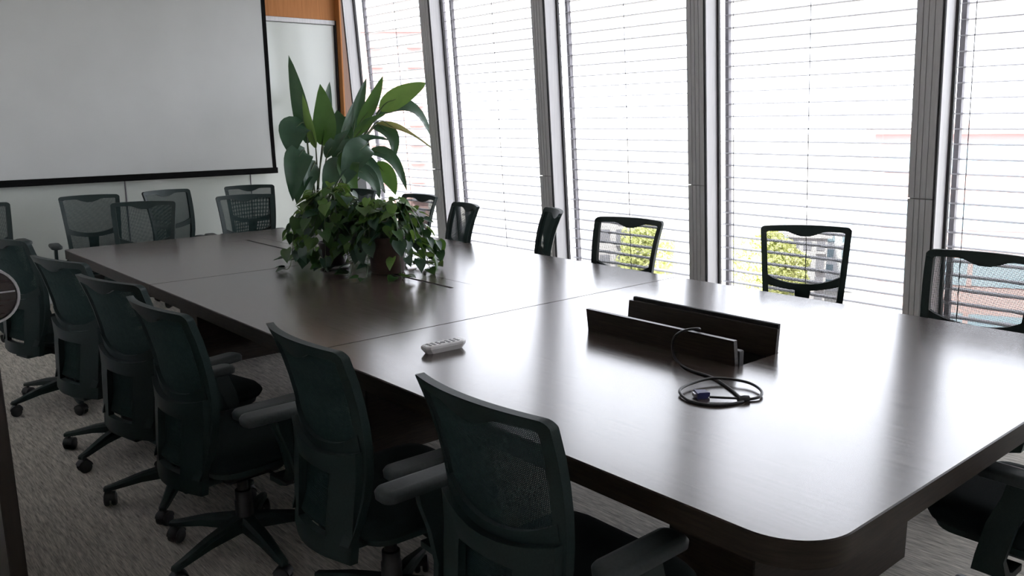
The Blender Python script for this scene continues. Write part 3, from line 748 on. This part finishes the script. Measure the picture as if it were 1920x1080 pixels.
# ------------------------------------------------------------------ large strelitzia in the far corner
PB = Vector((3.78, 7.25, 0))
sp = empty('strelitzia', tuple(PB)); tag(sp, 'tall potted plant with big paddle leaves standing in the far window corner', 'plant')
MB().lathe([(0.15, 0.0), (0.17, 0.01), (0.21, 0.36), (0.225, 0.365), (0.225, 0.40), (0.20, 0.40), (0.195, 0.36)], seg=28).build('pot', pot_white, sp, 40)
MB().lathe([(0.195, 0.355), (0.1, 0.365), (0.02, 0.368)], seg=20).build('soil', soil, sp)
def paddle(base, mid, tip, width, face, fold=0.22, m=leaf_dark, wave=0.0, droop_base=None):
    base, mid, tip = Vector(base), Vector(mid), Vector(tip)
    ctrl = 2*mid-0.5*(base+tip); N = 11; vs, fs = [], []
    face = Vector(face).normalized()
    for i in range(N):
        t = i/(N-1); p = (1-t)**2*base+2*t*(1-t)*ctrl+t*t*tip
        tg = (2*(1-t)*(ctrl-base)+2*t*(tip-ctrl)).normalized()
        sd_ = tg.cross(face)
        if sd_.length < 1e-3: sd_ = tg.cross(Vector((1, 0, 0.1)))
        sd_.normalize(); nr = sd_.cross(tg).normalized()
        pr = (math.sin(math.pi*min(1, (t*0.985+0.015)**0.72)))**0.75
        hw_ = width/2*pr
        for u in (-1, -0.5, 0, 0.5, 1):
            wv = wave*math.sin(t*9+u*2)*abs(u)
            vs.append(p+sd_*hw_*u*(1-0.10*fold)+nr*(hw_*fold*abs(u)**1.3+wv)-PB)
    for i in range(N-1):
        for j in range(4): a = i*5+j; fs.append((a, a+1, a+6, a+5))
    mb = MB(); mb.add(vs, fs)
    me = bpy.data.meshes.new('leaf'); me.from_pydata(mb.v, [], mb.f); me.update(); me.materials.append(m)
    me.polygons.foreach_set('use_smooth', [True]*len(me.polygons))
    link('leaf', me, sp)
    # midrib and stalk down to the clump
    b0 = Vector((PB.x+random.uniform(-.06, .06), PB.y+random.uniform(-.06, .06), 0.36))
    k1 = b0.lerp(base, 0.5)+Vector((0, 0, 0.10)); stalk = smooth_curve([b0, k1, base, (1-.35)**2*base+2*.35*.65*ctrl+.35**2*tip], 5)
    MB().tube([q-PB for q in stalk], [0.011-0.008*i/(len(stalk)-1) for i in range(len(stalk))], 6).build('stalk', stem_m, sp, 60)
def A(px, py, y): return at_y(px, py, y)
camdir = Vector((-0.46, -0.86, 0.15))
paddle(A(577, 268, 7.10), A(563, 195, 7.10), A(541, 103, 7.12), 0.165, camdir+Vector((-.5, .1, 0)), 0.25, leaf_dark)
paddle(A(592, 277, 6.95), A(581, 232, 6.95), A(567, 176, 7.0), 0.11, camdir+Vector((-.8, .4, 0)), 0.3, leaf_light)
paddle(A(604, 272, 7.00), A(608, 225, 6.95), A(600, 157, 7.0), 0.215, camdir, 0.15, leaf_mid)
paddle(A(608, 262, 7.25), A(611, 205, 7.3), A(618, 153, 7.3), 0.13, camdir+Vector((.6, 0, 0)), 0.3, leaf_dark)
paddle(A(572, 236, 6.95), A(550, 246, 6.85), A(549, 296, 6.8), 0.27, camdir+Vector((0, 0, .5)), 0.2, leaf_dark, 0.01)
paddle(A(572, 284, 6.80), A(557, 305, 6.72), A(549, 378, 6.7), 0.24, camdir+Vector((.1, 0, .4)), 0.25, leaf_dark, 0.012)
paddle(A(592, 306, 6.85), A(580, 330, 6.75), A(577, 374, 6.72), 0.15, camdir+Vector((.5, 0, .3)), 0.3, leaf_dark, 0.01)
paddle(A(660, 252, 7.15), A(670, 205, 7.2), A(687, 146, 7.2), 0.13, camdir+Vector((.3, 0, 0)), 0.25, leaf_dark)
paddle(A(672, 238, 7.00), A(697, 196, 6.95), A(718, 142, 7.0), 0.13, camdir+Vector((-.3, 0, .2)), 0.3, leaf_mid)
paddle(A(713, 206, 6.95), A(755, 178, 6.85), A(800, 155, 6.8), 0.20, camdir+Vector((0, 0, .25)), 0.12, leaf_light)
paddle(A(706, 216, 7.15), A(768, 202, 7.0), A(809, 258, 6.95), 0.16, camdir+Vector((.3, 0, .6)), 0.3, leaf_dark, 0.006)
paddle(A(703, 232, 6.95), A(752, 244, 6.85), A(809, 277, 6.8), 0.075, camdir+Vector((0, 0, .9)), 0.6, leaf_dry, 0.008)
paddle(A(700, 240, 7.05), A(733, 254, 6.95), A(738, 300, 6.9), 0.15, camdir+Vector((.2, 0, .4)), 0.35, leaf_dark, 0.006)
paddle(A(690, 288, 6.90), A(733, 297, 6.78), A(763, 358, 6.7), 0.13, camdir+Vector((0, 0, .5)), 0.35, leaf_dark, 0.006)
paddle(A(690, 272, 6.80), A(667, 292, 6.68), A(643, 352, 6.62), 0.26, camdir+Vector((.1, 0, .3)), 0.2, leaf_dark, 0.01)
paddle(A(672, 286, 6.85), A(698, 318, 6.72), A(722, 362, 6.66), 0.14, camdir+Vector((.4, 0, .6)), 0.3, leaf_dark, 0.008)
paddle(A(700, 312, 6.95), A(726, 328, 6.85), A(742, 366, 6.8), 0.17, camdir+Vector((-.2, 0, .2)), 0.2, leaf_mid)
paddle(A(655, 268, 7.1), A(640, 238, 7.15), A(632, 206, 7.2), 0.18, camdir+Vector((0, 0, .2)), 0.2, leaf_dark)
paddle(A(640, 300, 6.8), A(625, 322, 6.7), A(608, 362, 6.65), 0.20, camdir+Vector((0, 0, .4)), 0.25, leaf_dark, 0.01)
paddle(A(664, 290, 6.75), A(652, 318, 6.65), A(672, 372, 6.6), 0.20, camdir+Vector((.1, 0, .3)), 0.25, leaf_mid, 0.01)
paddle(A(628, 300, 6.95), A(648, 276, 7.0), A(684, 258, 7.0), 0.15, camdir+Vector((0, 0, .5)), 0.25, leaf_dark, 0.01)

paddle(A(640, 262, 7.05), A(652, 226, 7.05), A(664, 190, 7.1), 0.10, camdir+Vector((.7, 0, 0)), 0.3, leaf_dark)
paddle(A(664, 262, 6.95), A(690, 232, 6.9), A(722, 214, 6.9), 0.10, camdir+Vector((0, 0, .8)), 0.4, leaf_mid, 0.006)
paddle(A(655, 285, 6.9), A(686, 262, 6.85), A(728, 262, 6.8), 0.10, camdir+Vector((0, 0, .8)), 0.45, leaf_dark, 0.01)
paddle(A(612, 296, 6.9), A(628, 268, 6.9), A(655, 244, 6.95), 0.12, camdir+Vector((-.4, 0, .3)), 0.35, leaf_dark, 0.008)
paddle(A(650, 318, 6.75), A(690, 330, 6.68), A(712, 372, 6.62), 0.16, camdir+Vector((.2, 0, .5)), 0.3, leaf_dark, 0.01)
paddle(A(584, 322, 6.85), A(566, 340, 6.75), A(556, 384, 6.72), 0.14, camdir+Vector((0, 0, .3)), 0.3, leaf_dark, 0.01)

# ------------------------------------------------------------------ projection screen
scr = empty('projection_screen', (2.3, 8.10, 0)); tag(scr, 'large white projection screen with black border hanging before the far wall', 'screen')
SX0, SX1, SZ0, SZ1 = 0.62-2.3, 3.835-2.3, 1.045, 2.96
MB().box(SX0+0.04, SX1-0.042, -0.004, 0.004, SZ0+0.055, SZ1).build('fabric', screen_m, scr)
def brd(loop, nm): MB().loft([[(x, y, z) for x, z in loop] for y in (-0.0055, 0.0055)]).build(nm, screen_black, scr)
brd([(SX1-0.042, SZ0+0.02), (SX1-0.004, SZ0+0.02), (SX1-0.012, 1.5), (SX1-0.014, SZ1), (SX1-0.056, SZ1), (SX1-0.054, 1.5)], 'side_border')
brd([(SX0, SZ0+0.02), (SX0+0.04, SZ0+0.02), (SX0+0.04, SZ1), (SX0, SZ1)], 'side_border')
MB().box(SX0-0.01, SX1+0.008, -0.013, 0.013, SZ0, SZ0+0.058, 0.004).build('bottom_bar', screen_black, scr)
MB().box(SX0-0.05, SX1+0.05, -0.05, 0.05, SZ1-0.0, CEIL, 0.006).build('roller_case', alu_lt, scr)

# ------------------------------------------------------------------ outside: street far below, trees and buildings
GZ = -13.0
struct(MB().box(6, 600, -300, 500, GZ-0.5, GZ).build('ground', street), 'pale street level far below the windows')
def tree(px, py, dist, r, label, seed):
    rnd = random.Random(seed); d = ray(px, py); top = EYE+d*(dist/math.hypot(d.x, d.y))
    t = empty('street_tree', (top.x, top.y, GZ)); tag(t, label, 'tree', 'trees below the windows')
    hgt = top.z-GZ
    MB().tube([(0, 0, 0), (0.1, 0.05, hgt*0.35), (0.0, 0.1, hgt*0.7)], [0.22, 0.17, 0.08], 8).build('trunk', tree_bark, t, 60)
    cr = MB()
    for i in range(3500):
        u = rnd.uniform(-1, 1); a = rnd.uniform(0, 6.283); s = (1-u*u)**.5; rr = r*rnd.uniform(0.70, 1.0)*(1+0.18*math.sin(3*a+seed)*s+0.12*math.sin(7*u+a*2))
        c = Vector((rr*s*math.cos(a), rr*s*math.sin(a), hgt-r*1.0+rr*u*1.05)); z_ = Vector((rnd.gauss(0, 1), rnd.gauss(0, 1), rnd.gauss(0, 1))).normalized(); x_ = z_.orthogonal().normalized(); y_ = z_.cross(x_); e = r*0.085
        cr.add([c-x_*e, c-y_*e*.6, c+x_*e, c+y_*e*.6], [(0, 1, 2, 3)])
    me = bpy.data.meshes.new('crown'); me.from_pydata(cr.v, [], cr.f); me.update(); me.materials.append(tree_leaf); tag(link('crown', me, t), kind='stuff')
tree(1440, 432, 42, 1.55, 'yellow green tree seen through the window chair pulled out from the table', 1)
tree(1475, 462, 48, 1.35, 'shorter yellow green tree beside the grey building behind the pulled out chair', 2)
tree(1212, 424, 46, 1.5, 'yellow green tree seen through the third window chair from the right', 3)
def building(px, dist, width, top_py, m, wm, floors, cols, label, name='apartment_building', rot=0.0, depth=10, band=False):
    d = ray(px, top_py); s = dist/math.hypot(d.x, d.y); p = EYE+d*s; hgt = p.z-GZ
    t = empty(name, (p.x, p.y, GZ), math.atan2(d.y, d.x)+rot); tag(t, label, 'building')
    MB().box(0, depth, -width/2, width/2, 0, hgt).build('wall', m, t)
    MB().box(-0.3, depth+0.3, -width/2-0.3, width/2+0.3, hgt, hgt+0.35).build('roof_slab', m, t)
    fh = hgt/floors; cw = width/cols
    wme = MB().box(-0.06, 0.05, -cw*0.31, cw*0.31, 0, fh*0.5).mesh('window', wm); fme = MB().box(-0.55, 0.0, -cw*0.38, cw*0.38, -0.12, 0.0).mesh('balcony', m)
    for f_ in range(floors):
        if band:
            MB().box(-0.06, 0.05, -width/2+0.6, width/2-0.4, f_*fh+fh*0.32, f_*fh+fh*0.80).build('window_band', wm, t); 
            for c_ in range(cols): MB().box(-0.10, 0.02, -width/2+0.6+c_*cw-0.08, -width/2+0.6+c_*cw+0.08, f_*fh+fh*0.32, f_*fh+fh*0.80).build('window_post', m, t)
            continue
        for c_ in range(cols):
            link('window', wme, t).location = (0, -width/2+cw*(c_+.5), f_*fh+fh*0.28)
            if c_ % 2 == 0: link('balcony', fme, t).location = (0, -width/2+cw*(c_+.5), f_*fh+fh*0.26)
building(1150, 60, 7.0, 372, bld_grey, bld_dark, 5, 6, 'pale grey apartment block seen through the third window chair from the right')
building(1575, 75, 9.5, 405, bld_white, bld_win, 5, 6, 'white building with bluish windows seen right of the trees')
building(1515, 62, 2.6, 445, bld_grey, bld_dark, 5, 3, 'narrow grey building between the trees and the white building')
building(2010, 34, 12.0, 250, bld_pink, bld_win, 7, 6, 'pinkish building with bluish window bands at the right picture edge', 'office_building', 0.15, 10, True)
building(700, 90, 10.0, 60, bld_pink, bld_dark, 12, 5, 'tall pinkish tower beyond the farthest blind', 'tower_building')
